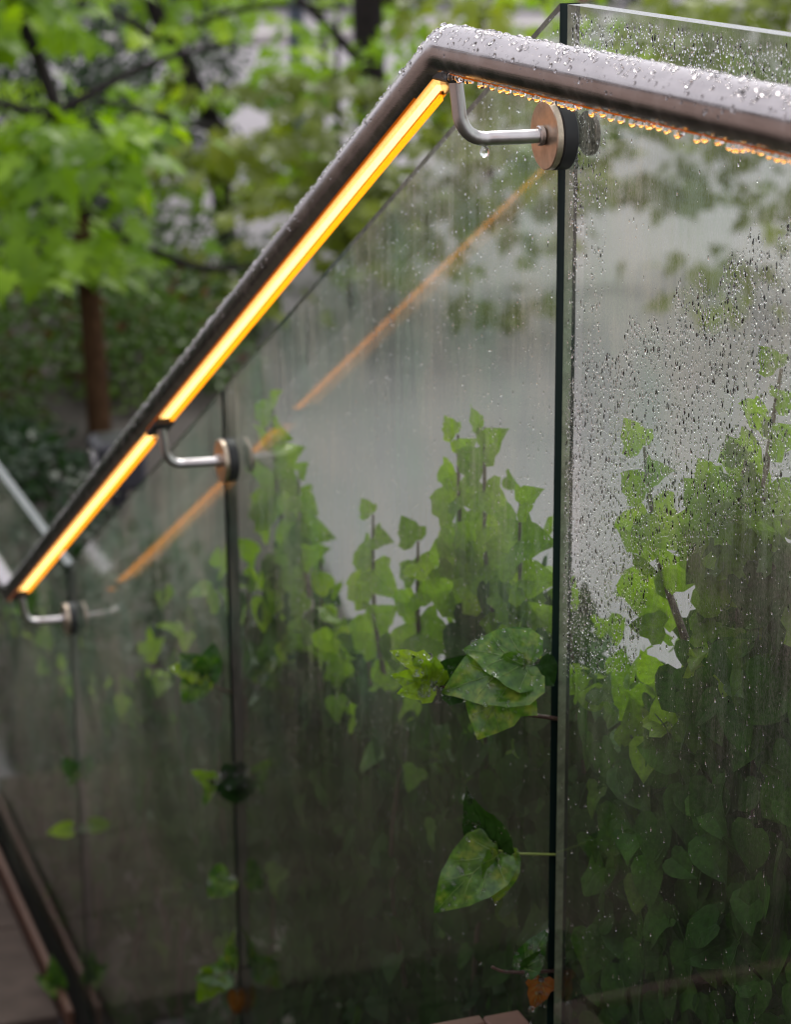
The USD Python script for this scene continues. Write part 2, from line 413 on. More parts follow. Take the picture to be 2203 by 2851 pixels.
MAT['maple'] = leafmat('maple_leaf', (0.10, 0.20, 0.008), (0.24, 0.40, 0.010), (0.44, 0.55, 0.012), rough=0.4, trans=0.45, patch=1.6)
MAT['mapleolive'] = leafmat('olive_maple_leaf', (0.09, 0.12, 0.012), (0.17, 0.22, 0.02), (0.26, 0.29, 0.03), rough=0.4, trans=0.4, patch=1.6)
MAT['shrub'] = leafmat('shrub_leaf', (0.006, 0.018, 0.006), (0.014, 0.038, 0.010), (0.04, 0.085, 0.015), rough=0.4, trans=0.25, patch=2.5)
MAT['cover'] = leafmat('ground_cover_leaf', (0.045, 0.085, 0.018), (0.075, 0.14, 0.022), (0.14, 0.22, 0.03), rough=0.4, trans=0.3, patch=2.0)
MAT['redleaf'] = leafmat('rusty_leaf', (0.07, 0.03, 0.012), (0.13, 0.06, 0.018), (0.20, 0.10, 0.02), rough=0.5, trans=0.3)
MAT['dead'] = leafmat('withered_leaf', (0.10, 0.035, 0.008), (0.22, 0.075, 0.012), (0.32, 0.12, 0.015), rough=0.6, trans=0.3)
MAT['redflower'] = plain('red_petal', (0.45, 0.02, 0.015), rough=0.5)

# ---------------------------------------------------------------- the place, in metres (z = 0 at the plaza)
SLOPE = 0.5178                 # fall of the flight
Y1, Y2, Y3 = 0.0, 1.105, 2.248  # the glass joints
ZG, ZR, XR = 2.176, 2.1403, -0.0962   # glass top and rail axis on the upper landing, rail's distance from the glass
FLOOR_TOP = 1.22
GAP, THICK = 0.016, 0.0185


def flight(y):
    return -SLOPE * min(max(y, 0.0), Y3)


# ground sheet
gv = M3([[-80, -80, 0], [80, -80, 0], [80, 80, 0], [-80, 80, 0]], float)
obj('plaza', (gv, M3([[0, 1, 2], [0, 2, 3]])), MAT['plaza'], kind='structure', label='grey wet plaza paving beyond the planting', cat='paving')
# planting bed
BED = M3([(0.03, -4), (0.8, -4), (0.85, 1), (1.05, 3), (1.4, 5), (1.95, 7.5), (2.5, 9.6), (2.55, 10.3), (2.25, 10.9), (1.4, 11.4), (0.0, 11.6), (-1.2, 11.4),
          (-1.5, 10), (-1.2, 7), (-0.6, 5), (0.03, 4.4)])
from shapely.geometry import Polygon, Point, LineString
bedpoly = Polygon(BED).buffer(0.3).buffer(-0.3)
rng = np.random.default_rng(3)
gx, gy = np.meshgrid(np.arange(-1.7, 2.8, 0.15), np.arange(-4.1, 11.8, 0.15))
pts = np.stack([gx.ravel(), gy.ravel()], 1)
inn = M3([bedpoly.buffer(-0.05).contains(Point(*q)) for q in pts])
bpts = M3([bedpoly.exterior.interpolate(s).coords[0] for s in np.arange(0, bedpoly.exterior.length, 0.15)])
from scipy.spatial import Delaunay
allp = np.vstack([pts[inn], bpts])
tri = Delaunay(allp).simplices
tri = tri[[bedpoly.buffer(0.01).contains(Point(*allp[t].mean(0))) for t in tri]]
hz = np.r_[0.03 + 0.09 * meshkit.fbm(np.c_[pts[inn] * 2.2, np.zeros(inn.sum())]), np.full(len(bpts), 0.006)]
a = np.cross(allp[tri[:, 1]] - allp[tri[:, 0]], allp[tri[:, 2]] - allp[tri[:, 0]])
tri[a < 0] = tri[a < 0][:, ::-1]
obj('planting_bed', (np.c_[allp, hz], tri), MAT['soil'], smooth=True, kind='structure', label='dark bark soil of the planting bed', cat='soil')
# granite kerb of the bed: single stones
kerb = thing('granite_kerb', 'pale curved granite kerb stones edging the planting bed', 'kerb', (2.4, 8, 0))
line = bedpoly.exterior
s = 0.0
while s < line.length - 0.6:
    p0, p1 = M3(line.interpolate(s).coords[0]), M3(line.interpolate(s + 0.58).coords[0])
    mid = (p0 + p1) / 2
    if mid[1] > 9.4 and mid[0] > 1.0:
        d = (p1 - p0) / np.linalg.norm(p1 - p0)
        b = box(-0.285, 0.285, -0.06, 0.06, -0.02, 0.10, 0.008)
        R = np.eye(4); R[:2, 0] = d; R[:2, 1] = [-d[1], d[0]]; R[:2, 3] = mid
        b.apply_transform(R)
        obj('kerb_stone', b, MAT['kerb'], kerb)
    s += 0.6
# pale line of flat kerb stones far across the plaza
rk = thing('road_kerb', 'far pale road kerb crossing the plaza behind the trees', 'kerb', (8, 26, 0))
for k in range(14):
    obj('kerb_stone', box(3 + k * 1.0, 3.985 + k * 1.0, 25.7 - 0.02 * k, 26.3 - 0.02 * k, 0.0, 0.13, 0.015), MAT['edge_top'] if False else MAT['kerb'], rk)

# upper landing, flight and lower landing
obj('upper_landing', box(-1.7, -0.06, -4.2, 0.02, 0.0, FLOOR_TOP - 0.03), MAT['stone'], kind='structure', label='dark stone core of the upper landing', cat='landing')
ul = thing('landing_paving', 'brown stone slabs paving the upper landing with metal edge trim', 'paving', (-0.8, -1, FLOOR_TOP))
for i in range(4):
    for j in range(7):
        obj('slab', box(-1.69 + i * 0.41, -1.69 + i * 0.41 + 0.405 - (0.005 if i == 3 else 0), -4.18 + j * 0.6, -4.18 + j * 0.6 + 0.594, FLOOR_TOP - 0.03, FLOOR_TOP, 0.003), MAT['stone'], ul)
obj('edge_trim', box(-0.052, -0.014, -4.2, 0.036, FLOOR_TOP - 0.05, FLOOR_TOP + 0.003, 0.002), MAT['copper'], ul)
obj('nosing', box(-1.7, -0.053, 0.022, 0.040, FLOOR_TOP - 0.05, FLOOR_TOP + 0.003, 0.002), MAT['copper'], ul)
N = 7
RISE, GOING = (FLOOR_TOP - 0.056) / N, Y3 / N
st = thing('staircase', 'stone staircase descending beside the glass balustrade', 'staircase', (-0.8, 1.1, 0))
for k in range(1, N):
    zt = FLOOR_TOP - k * RISE
    y0 = 0.04 + (k - 1) * GOING
    zt -= 0.03
    obj('step', box(-1.7, -0.13, y0, y0 + GOING, 0.0, zt - 0.03), MAT['stone'], st)
    obj('tread', box(-1.7, -0.13, y0 + 0.004, y0 + GOING + 0.012, zt - 0.029, zt, 0.003), MAT['stone'], st)
    obj('nosing', box(-1.7, -0.13, y0 + GOING + 0.013, y0 + GOING + 0.024, zt - 0.035, zt + 0.002, 0.001), MAT['stone'], st)
ZL = 0.056
gq = M3([[x, y, z] for x in (-0.128, -0.012) for y, z in ((0.045, 0.0), (2.255, 0.0), (2.255, ZL - 0.03), (0.045, FLOOR_TOP - 0.26))])
obj('side_gutter', trimesh.convex.convex_hull(gq), MAT['gutter'], st)  # filler added to darken the slit between steps and glass
lp = thing('lower_landing_paving', 'brownish stone slabs of the lower landing beside the glass foot', 'paving', (-0.8, 3.5, 0))
for i in range(1):
    for j in range(3):
        obj('slab', box(-0.046 - (i + 1) * 0.29, -0.046 - i * 0.29 - 0.006, 2.30 + j * 0.42, 2.30 + j * 0.42 + 0.414, 0.002, ZL + 0.001 * ((i * 7 + j * 3) % 3), 0.003), MAT['slab'], lp)
obj('dark_slab', box(-2.39, -0.336, 2.26, 3.6, 0.002, ZL, 0.003), MAT['dim_slab'], lp)
obj('gutter', box(-0.020, 0.10, 2.26, 4.8, 0.003, ZL - 0.02, 0.003), MAT['gutter'], lp)  # filler added as a dark band between trim and glass
obj('edge_trim', box(-0.036, -0.021, 2.30, 3.56, 0.001, ZL + 0.004, 0.002), MAT['copper'], lp)

# ---------------------------------------------------------------- glass balustrade
HG = 1.04   # pane height


def panel(ya, yb, za, zb, label):
    """A pane from ya to yb whose top runs from za to zb; front face on x = 0."""
    t = thing('glass_panel', label, 'glass panel', (0, (ya + yb) / 2, min(za, zb) - HG), group=None)
    ba, bb = za - HG, zb - HG
    F = M3([[0, ya, ba], [0, yb, bb], [0, yb, zb], [0, ya, za]], float)
    Bk = F + [THICK, 0, 0]
    v = np.vstack([F, Bk])
    obj('pane', (F, M3([[0, 2, 1], [0, 3, 2]])), MAT['glass'], t)
    obj('rear_face', (Bk, M3([[0, 1, 2], [0, 2, 3]])), MAT['clear'], t)

    def strip(i, j, name, mat, out, part=1.0):
        w = M3([THICK * part, 0, 0])
        q = np.vstack([F[i], F[j], F[j] + w, F[i] + w])
        n = np.cross(q[1] - q[0], q[2] - q[0])
        f = M3([[0, 1, 2], [0, 2, 3]])
        obj(name, (q, f if n @ M3(out) > 0 else f[:, ::-1]), mat, t)
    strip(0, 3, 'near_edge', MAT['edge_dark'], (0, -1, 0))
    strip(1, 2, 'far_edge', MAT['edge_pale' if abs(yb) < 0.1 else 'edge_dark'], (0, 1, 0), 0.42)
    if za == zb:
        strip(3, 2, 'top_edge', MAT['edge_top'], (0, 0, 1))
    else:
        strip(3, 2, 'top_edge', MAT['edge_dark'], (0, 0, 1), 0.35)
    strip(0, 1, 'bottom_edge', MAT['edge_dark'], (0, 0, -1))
    return t


def seal(y0, y1, z0, z1, label):
    v = M3([[x, y, z] for x in (0.003, 0.014) for y, z in ((y0, z0 - HG), (y1, z1 - HG), (y1, z1 - 0.004), (y0, z0 - 0.004))])
    obj('joint_seal', trimesh.convex.convex_hull(v), MAT['rubber'], label=label, cat='joint seal')


def zt(y):
    return ZG + flight(y)


panel(-1.10, Y1 - GAP, ZG, ZG, 'level glass panel with raindrops on the right under the handrail')
panel(Y1, Y2 - GAP * .5, zt(Y1), zt(Y2 - GAP * .5), 'large sloping glass panel between the two nearest dark joints')
panel(Y2 + GAP * .3, Y3 - GAP * .4, zt(Y2 + GAP * .3), zt(Y3), 'blurred sloping glass panel between the second and third joints')
panel(Y3 + GAP * .4, Y3 + 1.1, zt(Y3), zt(Y3), 'blurred level glass panel at the far left over the lower landing')
panel(Y3 + 1.12, Y3 + 2.2, zt(Y3), zt(Y3), 'farthest level glass panel past the left edge')

seal(Y2 - 0.0095, Y2 + 0.0055, zt(Y2), zt(Y2), 'black seal in the second glass joint')
seal(Y3 - 0.0075, Y3 + 0.0075, zt(Y3), zt(Y3), 'blurred dark seal in the third glass joint at the lower bend')

# ---------------------------------------------------------------- handrail
RT = 0.0212
YB, ZB = 2.294, ZR - (2.294 - 0.006) * SLOPE


def rail_path():
    pts = [(-2.6, ZR), (-1.2, ZR), (-0.6, ZR), (-0.3, ZR)]
    r = 0.075; ang = math.atan(SLOPE)
    # bend at y = 0.006: arc tangent to both runs
    cut = r * math.tan(ang / 2)
    for t in np.linspace(0, ang, 7):
        pts.append((0.006 - cut + r * math.sin(t), ZR - r + r * math.cos(t)))
    for y in (0.6, 1.2, 1.8):
        pts.append((y, ZR - (y - 0.006) * SLOPE))
    for t in np.linspace(ang, 0, 7):
        pts.append((YB + cut - r * math.sin(t), ZB + r - r * math.cos(t)))
    pts += [(3.0, ZB), (4.6, ZB)]
    return M3(pts)


RP = rail_path()


def sweep(profile, path, closed=True):
    """profile: (side, up) points, closed; path: (y, z) points; constant cross-section along the path."""
    t = np.gradient(path, axis=0); t /= np.linalg.norm(t, axis=1, keepdims=True)
    up = np.stack([-t[:, 1], t[:, 0]], 1)
    P = M3(profile); n = len(P)
    v = np.concatenate([np.stack([XR + P[:, 0], p[0] + P[:, 1] * u[0], p[1] + P[:, 1] * u[1]], 1) for p, u in zip(path, up)])
    f = []
    for i in range(len(path) - 1):
        for j in range(n if closed else n - 1):
            a, b = i * n + j, i * n + (j + 1) % n
            f += [[a, b, b + n], [a, b + n, a + n]]
    return v, M3(f)


# tube with a slot along its underside: slot half-width and depth
SW, SD = 0.0125, 0.0125
a0 = math.asin(SW / RT)
th = np.linspace(-math.pi / 2 + a0, 1.5 * math.pi - a0, 48)
prof = [(RT * math.cos(t), RT * math.sin(t)) for t in th]
yb_ = -RT * math.cos(a0)
prof += [(-SW, yb_ + SD), (SW, yb_ + SD)]
rail = thing('handrail', 'brushed steel handrail tube covered in raindrops with amber light strip', 'handrail', (XR, 0, ZR))
obj('tube', sweep(prof, RP), MAT['steel'], rail, smooth=40)
ANG = math.atan(SLOPE)
DN = M3([0, -math.sin(ANG), -math.cos(ANG)])     # down, square to the sloping run
DIR = M3([0, math.cos(ANG), -math.sin(ANG)])


def led(y0, y1, z0, z1):
    p = M3([(y0, z0), (y1, z1)])
    W = SW - 0.0006
    obj('led_strip', sweep([(W - 0.0040, yb_ + 0.0120), (W - 0.0052, yb_ + 0.0096), (W - 0.0040, yb_ + 0.0070), (W, yb_ + 0.0070), (W, yb_ + 0.0120)], p), MAT['led'], rail)
    obj('led_channel', sweep([(W - 0.0008, yb_ + 0.0070), (W - 0.0008, yb_ + 0.0030), (W, yb_ + 0.0030), (W, yb_ + 0.0070)], p), MAT['channel'], rail)
    obj('led_side_lens', sweep([(W - 0.0030, yb_ + 0.0030), (W - 0.0046, yb_ + 0.0010), (W - 0.0042, yb_ - 0.0022), (W, yb_ - 0.0020), (W, yb_ + 0.0030)], p), MAT['side_glow'], rail)  # lit side of the channel, built as an emitter
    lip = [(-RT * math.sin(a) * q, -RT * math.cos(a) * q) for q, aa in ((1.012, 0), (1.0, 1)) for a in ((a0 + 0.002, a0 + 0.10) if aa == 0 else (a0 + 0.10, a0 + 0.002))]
    obj('lens_lip', sweep(lip, p), MAT['lip_glow'], rail)  # glow band painted along the outside of the tube lip


rz = lambda y: ZR - (y - 0.006) * SLOPE
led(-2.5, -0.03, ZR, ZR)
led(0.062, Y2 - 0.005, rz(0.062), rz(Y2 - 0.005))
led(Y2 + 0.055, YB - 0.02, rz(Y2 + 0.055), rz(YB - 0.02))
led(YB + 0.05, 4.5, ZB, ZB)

# ---------------------------------------------------------------- brackets at the joints


def bracket(yj, rail_z, sloped, label):
    t = thing('rail_bracket', label, 'handrail bracket', (0, yj, rail_z))
    zc = rail_z + (-0.2313 + 0.1597) + 0.0
    yc = yj - 0.015
    y0 = yj - 0.004
    obj('rosette', disc((0, yc, zc), -0.020, -0.0135, 0.029, 48), MAT['rosette'], t, smooth=40)
    obj('gasket', disc((0, yc, zc), -0.0133, -0.0004, 0.0295, 40), MAT['rubber'], t, smooth=40)
    obj('back_plate', disc((0, yc, zc), THICK + 0.0004, THICK + 0.006, 0.019, 40), MAT['rubber'], t, smooth=40)
    k = M3([-0.086, y0, zc - 0.0035])
    path = [(XR, y0, rail_z - RT + 0.002), (XR + 0.003, y0, rail_z - 0.040)]
    A, C = M3([XR + 0.0045, y0, zc + 0.018]), M3([-0.064, y0 - 0.003, zc - 0.001])
    path.append(A)
    for q in np.linspace(0.12, 0.88, 7):
        path.append((1 - q)**2 * A + 2 * q * (1 - q) * k + q * q * C)
    path += [C, (-0.040, yc + 0.002, zc - 0.0005), (-0.0203, yc, zc)]
    obj('arm', tube(path, 0.0061, 16), MAT['satin'], t, smooth=50)
    obj('collar', disc((0, yc, zc), -0.0255, -0.0203, 0.0085, 24, 0.001), MAT['satin'], t, smooth=40)
    d = DIR if sloped else M3([0, 1.0, 0]); n = DN if sloped else M3([0, 0, -1.0])
    s = box(-0.0135, 0.0135, -0.030, 0.030, -0.004, 0.006, 0.002)
    R = np.eye(4); R[:3, 0] = [1, 0, 0]; R[:3, 1] = d; R[:3, 2] = -n; R[:3, 3] = M3([XR, y0 + 0.012, rail_z if not sloped else rz(y0 + 0.012)]) + n * (RT - 0.001)
    s.apply_transform(R)
    obj('saddle', s, MAT['rubber'], t)
    return t


bracket(0.0, ZR, False, 'sharp steel bracket at the handrail bend over the nearest joint')
bracket(1.07, rz(1.07), True, 'steel bracket with round plate at the second joint of the sloping run')
bracket(2.21, rz(2.21), True, 'most blurred steel bracket at the lower bend on the far left')

# ---------------------------------------------------------------- raindrops
H10 = hemi(10, 3); H8 = hemi(8, 2)


def rail_beads():
    rng = np.random.default_rng(11)
    pos, rot, sc = [], [], []
    def put(path0, path1, n, rmin, rmax):
        d = path1 - path0; L = np.linalg.norm(d); d = d / L
        up = np.cross([1.0, 0, 0], d); up = up if up[2] > 0 else -up
        for _ in range(n):
            th = rng.normal(0, 0.85)
            if abs(th) > 1.75: continue
            u = rng.random()
            nrm = math.cos(th) * up + math.sin(th) * M3([-1.0, 0, 0])
            r = rmin + (rmax - rmin) * rng.random() ** 3.2
            if th > 0.9: r *= 0.75
            pos.append(path0 + d * L * u + nrm * (RT - 0.0001) + M3([XR, 0, 0]))
            rot.append(frames(M3(d), M3(nrm)))
            e = rng.uniform(0.85, 1.3)
            sc.append((r * e, r / e, r * rng.uniform(0.45, 0.7)))
    P = lambda y, z: M3([0, y, z])
    put(P(-1.0, ZR), P(0.0, ZR), 2200, 0.0005, 0.0030)
    put(P(0.0, rz(0.0)), P(1.2, rz(1.2)), 3000, 0.0006, 0.0034)
    put(P(1.2, rz(1.2)), P(2.29, rz(2.29)), 800, 0.001, 0.003)
    return scatter(H10, pos, rot, sc)


obj('rain_beads', rail_beads(), MAT['water'], smooth=True, kind='stuff', label='clear rain beads covering the top of the steel handrail', cat='raindrops')


def ball(r, stretch=1.15):
    s = trimesh.creation.icosphere(subdivisions=2, radius=1.0)
    v = s.vertices * [r, r, r * stretch]
    v[:, 2] += np.where(v[:, 2] > 0, v[:, 2] * 0.25, 0)
    return v, s.faces


rng = np.random.default_rng(12)
y = -0.80
while y < -0.012:
    r = rng.uniform(0.0015, 0.0030)
    v, f = ball(r)
    side = rng.uniform(-0.0145, -0.011)
    zed = ZR - math.sqrt(RT**2 - side**2) - r * 0.75
    obj('hanging_drop', (v + [XR + side, y, zed], f), MAT['water'], smooth=True, label='amber-lit drop hanging in the row under the level handrail',
        cat='water drop', group='drops hanging under the level handrail')
    y += r * (rng.uniform(1.7, 2.8) if rng.random() < 0.72 else rng.uniform(3, 7))
v, f = ball(0.0042, 1.05)
obj('bracket_drop', (v + [-0.070, -0.006, ZR - 0.0716 - 0.0125], f), MAT['water'], smooth=True, label='single clear drop hanging from the nearest bracket arm', cat='water drop')

def ivy_top(y):
    ys = [-0.6, -0.34, -0.25, -0.195, -0.17, -0.04, 0.02, 0.10, 0.18, 0.26, 0.34, 0.385, 0.44, 0.57, 0.64, 0.78, 0.89, 1.03, 1.10, 1.4, 1.8, 2.3, 3.4]
    zs = [1.93, 1.85, 1.79, 1.76, 1.67, 1.62, 1.61, 1.64, 1.66, 1.68, 1.65, 1.55, 1.45, 1.44, 1.40, 1.37, 1.39, 1.44, 1.37, 1.30, 1.05, 0.75, 0.70]
    return np.interp(y, ys, zs)


# drops on the wet panes, front side


def pane_drops(fn, seed, n, ylo, yhi, zlo, zhi, rmin, rmax, tall=1.25, p=2.5, low=False):
    rng = np.random.default_rng(seed)
    y, z, r = rng.uniform(ylo, yhi, n), rng.uniform(zlo, zhi, n), rmin + (rmax - rmin) * rng.random(n) ** p
    keep = M3([fn(a, b, rng.random()) for a, b in zip(y, z)])
    y, z, r = y[keep], z[keep], r[keep]
    pos = np.stack([np.full(len(y), -0.0002), y, z], 1)
    rot = np.repeat(M3([[[0, 0, -1], [1, 0, 0], [0, -1, 0]]], float), len(y), 0)   # columns: local x -> y, local y -> -z, local z (dome) -> -x
    e = rng.uniform(1.0, tall * 1.7, len(y))
    return scatter(H8 if low else H10, pos, rot, np.stack([r / np.sqrt(e), r * e, r * rng.uniform(0.22, 0.42, len(y))], 1))


def field_right(y, z, u):
    # wet field: below a wavy front that climbs towards the near end; a patch behind the bracket; the band above the rail
    front = 1.845 + 0.53 * (-y) + 0.010 * math.sin(70 * y) + 0.008 * math.sin(157 * y)
    if z < ivy_top(y) - 0.03: return u < 0.06
    if z < front: return u < 0.95
    if y > -0.055 and 1.99 < z < 2.10: return u < 0.9
    if z > 2.10: return u < 0.8
    if y > -0.10: return u < 0.30
    return u < 0.015


obj('pane_drops', cat_mesh([pane_drops(field_right, 21, 26000, -0.42, -0.024, 1.58, 2.17, 0.0005, 0.0016),
                            pane_drops(lambda y, z, u: True, 22, 500, -0.42, -0.024, 1.1, 1.58, 0.0006, 0.0018)]),
    MAT['water'], smooth=True, kind='stuff', label='rain drops running down the level glass panel on the right', cat='raindrops')


def field_two(y, z, u):
    top = zt(y)
    if z > top - 0.004: return False
    d = top - z
    if d > 0.6: return u < 0.15
    return u < (0.9 - 0.5 * min(1, y / 0.9))


obj('pane_drops', pane_drops(field_two, 23, 10000, 0.003, 1.0, 1.1, 2.17, 0.0005, 0.0014, low=True), MAT['water'], smooth=True, kind='stuff',
    label='fine rain drops on the large sloping glass panel', cat='raindrops')

# ---------------------------------------------------------------- ivy behind the glass


def ivy_plant(ya, yb, n_glass, n_in, seed, label, low='ivydark'):
    """Ivy climbing behind one pane: single leaves near the glass are parts, the inside of the plant is one mass."""
    rng = np.random.default_rng(seed)
    zb = ivy_top((ya + yb) / 2) - 0.9
    t = thing('ivy_plant', label, 'ivy', (0.1, (ya + yb) / 2, 0), group=None)
    # stems
    for k in range(5):
        y0 = ya + (k + 0.5) * (yb - ya) / 5
        top = ivy_top(y0) - 0.03
        pts = [(0.08 + rng.uniform(0, 0.1), y0 + rng.uniform(-.1, .1), 0.02)]
        for q in np.linspace(0.25, 1, 5):
            pts.append((0.045 + 0.06 * rng.random(), y0 + rng.uniform(-0.03, 0.03), top * q))
        obj('stem', tube(curve(pts, 5), np.linspace(0.006, 0.002, 26), 6), MAT['twig'], t, smooth=True)
    # single leaves, flat to the glass, heavier low down
    count = 0
    while count < n_glass:
        y = rng.uniform(ya, yb); top = ivy_top(y)
        dz = abs(rng.normal(0, 0.10)) if rng.random() < 0.38 else rng.uniform(0, 0.66)
        z = top - dz + rng.uniform(-0.03, 0.015)
        depth = THICK + 0.004 + 0.10 * rng.random() ** 1.6
        young = dz < 0.13 and rng.random() < 0.75
        L = rng.uniform(0.030, 0.048) if young else rng.uniform(0.030, 0.056)
        if dz < 0.05: L *= 0.8
        tip = M3([rng.normal(-0.1, 0.25), rng.normal(0, 0.6), rng.normal(-0.75, 0.35) if not young else rng.normal(0.1, 0.6)])
        nrm = M3([-1.0, rng.normal(-0.6, 0.5), rng.normal(0.35, 0.4)]) if rng.random() < 0.8 else M3([rng.normal(0, .6), -0.4, 0.8])
        if dz > 0.17: nrm = M3([-1.0, rng.normal(-0.2, 0.3), rng.normal(0.15, 0.25)])
        tpl = T_IVYM if rng.random() < 0.55 else T_HEARTM
        v, f = scatter(tpl, [(depth + 0.012, y, z)], [frames(tip, nrm)], [L])
        sx = v[:, 0].min()
        if sx < THICK + 0.002: v[:, 0] += THICK + 0.002 - sx
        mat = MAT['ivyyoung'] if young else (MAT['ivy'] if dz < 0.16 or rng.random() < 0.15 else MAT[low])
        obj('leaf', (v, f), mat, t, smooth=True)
        count += 1
    # the rest of the leaves that lie on the glass, joined
    n = n_glass * (5 if low == 'ivymid' else 3)
    y = rng.uniform(ya, yb, n); x = THICK + 0.012 + 0.09 * rng.random(n)
    z = ivy_top(y) - rng.uniform(0.06, 0.75, n)
    tips = np.stack([rng.normal(-.1, .2, n), rng.normal(0, .5, n), rng.normal(-.8, .3, n)], 1)
    nr = np.stack([-np.ones(n), rng.normal(-.3, .4, n), rng.normal(.3, .3, n)], 1)
    v, f = scatter(T_HEART, np.stack([x, y, z], 1), frames(tips, nr), rng.uniform(0.028, 0.052, n))
    v[:, 0] = np.maximum(v[:, 0], THICK + 0.0015)
    obj('leaf_mass', (v, f), MAT[low], t, kind='stuff')
    # inner mass
    y = rng.uniform(ya, yb, n_in); x = 0.07 + 0.55 * rng.random(n_in) ** 1.3
    top = ivy_top(y) - 0.07 - 0.75 * (x - 0.07)
    z = top - 1.3 * rng.random(n_in) ** 1.25
    ok = z > 0.02
    x, y, z = x[ok], y[ok], z[ok]
    tips = np.stack([rng.normal(0, .5, len(x)), rng.normal(0, .5, len(x)), rng.normal(-.6, .3, len(x))], 1)
    nr = np.stack([rng.normal(-.3, .6, len(x)), rng.normal(-.3, .5, len(x)), rng.normal(.7, .3, len(x))], 1)
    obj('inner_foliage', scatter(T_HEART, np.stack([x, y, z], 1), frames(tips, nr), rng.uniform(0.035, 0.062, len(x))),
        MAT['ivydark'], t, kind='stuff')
    return t


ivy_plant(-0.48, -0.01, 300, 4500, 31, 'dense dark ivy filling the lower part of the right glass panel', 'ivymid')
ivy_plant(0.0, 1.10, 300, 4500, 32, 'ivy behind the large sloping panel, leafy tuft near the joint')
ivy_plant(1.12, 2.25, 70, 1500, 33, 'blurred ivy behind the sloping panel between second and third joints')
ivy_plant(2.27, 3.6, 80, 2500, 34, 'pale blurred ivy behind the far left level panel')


# shoots that stand above the ivy
def shoot(base, top, n, seed, label, size=0.045, wide=1.0, parent_bend=0.02):
    rng = np.random.default_rng(seed)
    b, e = M3(base, float), M3(top, float)
    t = thing('ivy_shoot', label, 'ivy shoot', b)
    pts = [b, b + (e - b) * 0.35 + [0, parent_bend, 0], b + (e - b) * 0.7 + [0, parent_bend * 0.6, 0], e]
    path = curve(pts, 6)
    obj('stem', tube(path, np.linspace(0.0036, 0.0014, len(path)), 7), MAT['twig'], t, smooth=True)
    for k in range(n):
        q = 0.25 + 0.75 * k / max(1, n - 1)
        p = path[min(len(path) - 1, int(q * (len(path) - 1)))]
        sd = -1 if k % 2 else 1
        L = size * 1.25 * (1.15 - 0.70 * q) * rng.uniform(0.8, 1.2)
        tip = M3([sd * -0.35, sd * rng.uniform(0.9, 1.3) * wide, rng.uniform(-0.7, 0.6) if q < 0.9 else 0.9])
        nrm = M3([-0.8, rng.normal(-.8, .3), rng.normal(0.3, .3)])
        v, f = scatter(T_IVYM, [p + M3([-0.002, sd * 0.004, 0])], [frames(tip, nrm)], [L])
        sx = v[:, 0].min()
        if sx < THICK + 0.002: v[:, 0] += THICK + 0.002 - sx
        obj('leaf', (v, f), MAT['ivyyoung'], t, smooth=True)
    return t


shoot((0.05, -0.165, 1.66), (0.035, -0.108, 1.815), 7, 41, 'slender ivy shoot standing alone above the ivy in the right panel', 0.050)
shoot((0.05, -0.24, 1.72), (0.04, -0.232, 1.815), 7, 42, 'bushy ivy shoot right of the lone slender shoot', 0.046)
shoot((0.05, -0.31, 1.76), (0.045, -0.315, 1.925), 7, 43, 'tallest ivy shoot at the right picture edge', 0.048)
shoot((0.05, -0.275, 1.74), (0.04, -0.275, 1.845), 7, 44, 'broad leaved ivy shoot between tallest and bushy shoots', 0.048)
shoot((0.05, 0.245, 1.52), (0.04, 0.262, 1.745), 9, 45, 'yellow-green ivy shoot topping the tuft left of nearest joint', 0.055)
shoot((0.05, 0.31, 1.50), (0.04, 0.335, 1.72), 9, 46, 'leafy ivy shoot on the left side of the tuft', 0.055)
shoot((0.05, 0.15, 1.50), (0.04, 0.17, 1.69), 8, 47, 'ivy shoot with dark leaves right of the tuft centre', 0.06)
shoot((0.05, 0.45, 1.40), (0.04, 0.455, 1.57), 7, 48, 'short pointed ivy shoot left of the leafy tuft', 0.055)
shoot((0.05, 0.60, 1.36), (0.04, 0.605, 1.56), 7, 49, 'small ivy shoot near the middle of the sloping panel', 0.055)
shoot((0.06, 1.02, 1.40), (0.05, 1.035, 1.60), 8, 50, 'blurred tall ivy shoot beside the second joint', 0.06)
shoot((0.06, 0.92, 1.36), (0.05, 0.925, 1.53), 8, 51, 'blurred pale ivy shoot right of the second joint', 0.06)

# ---------------------------------------------------------------- ivy sprigs growing out through the joints
LOOK = -FWD                                        # the sprigs lean out into the open, towards the stairs
SIDE = M3([0.9403, -0.3405, 0.0])


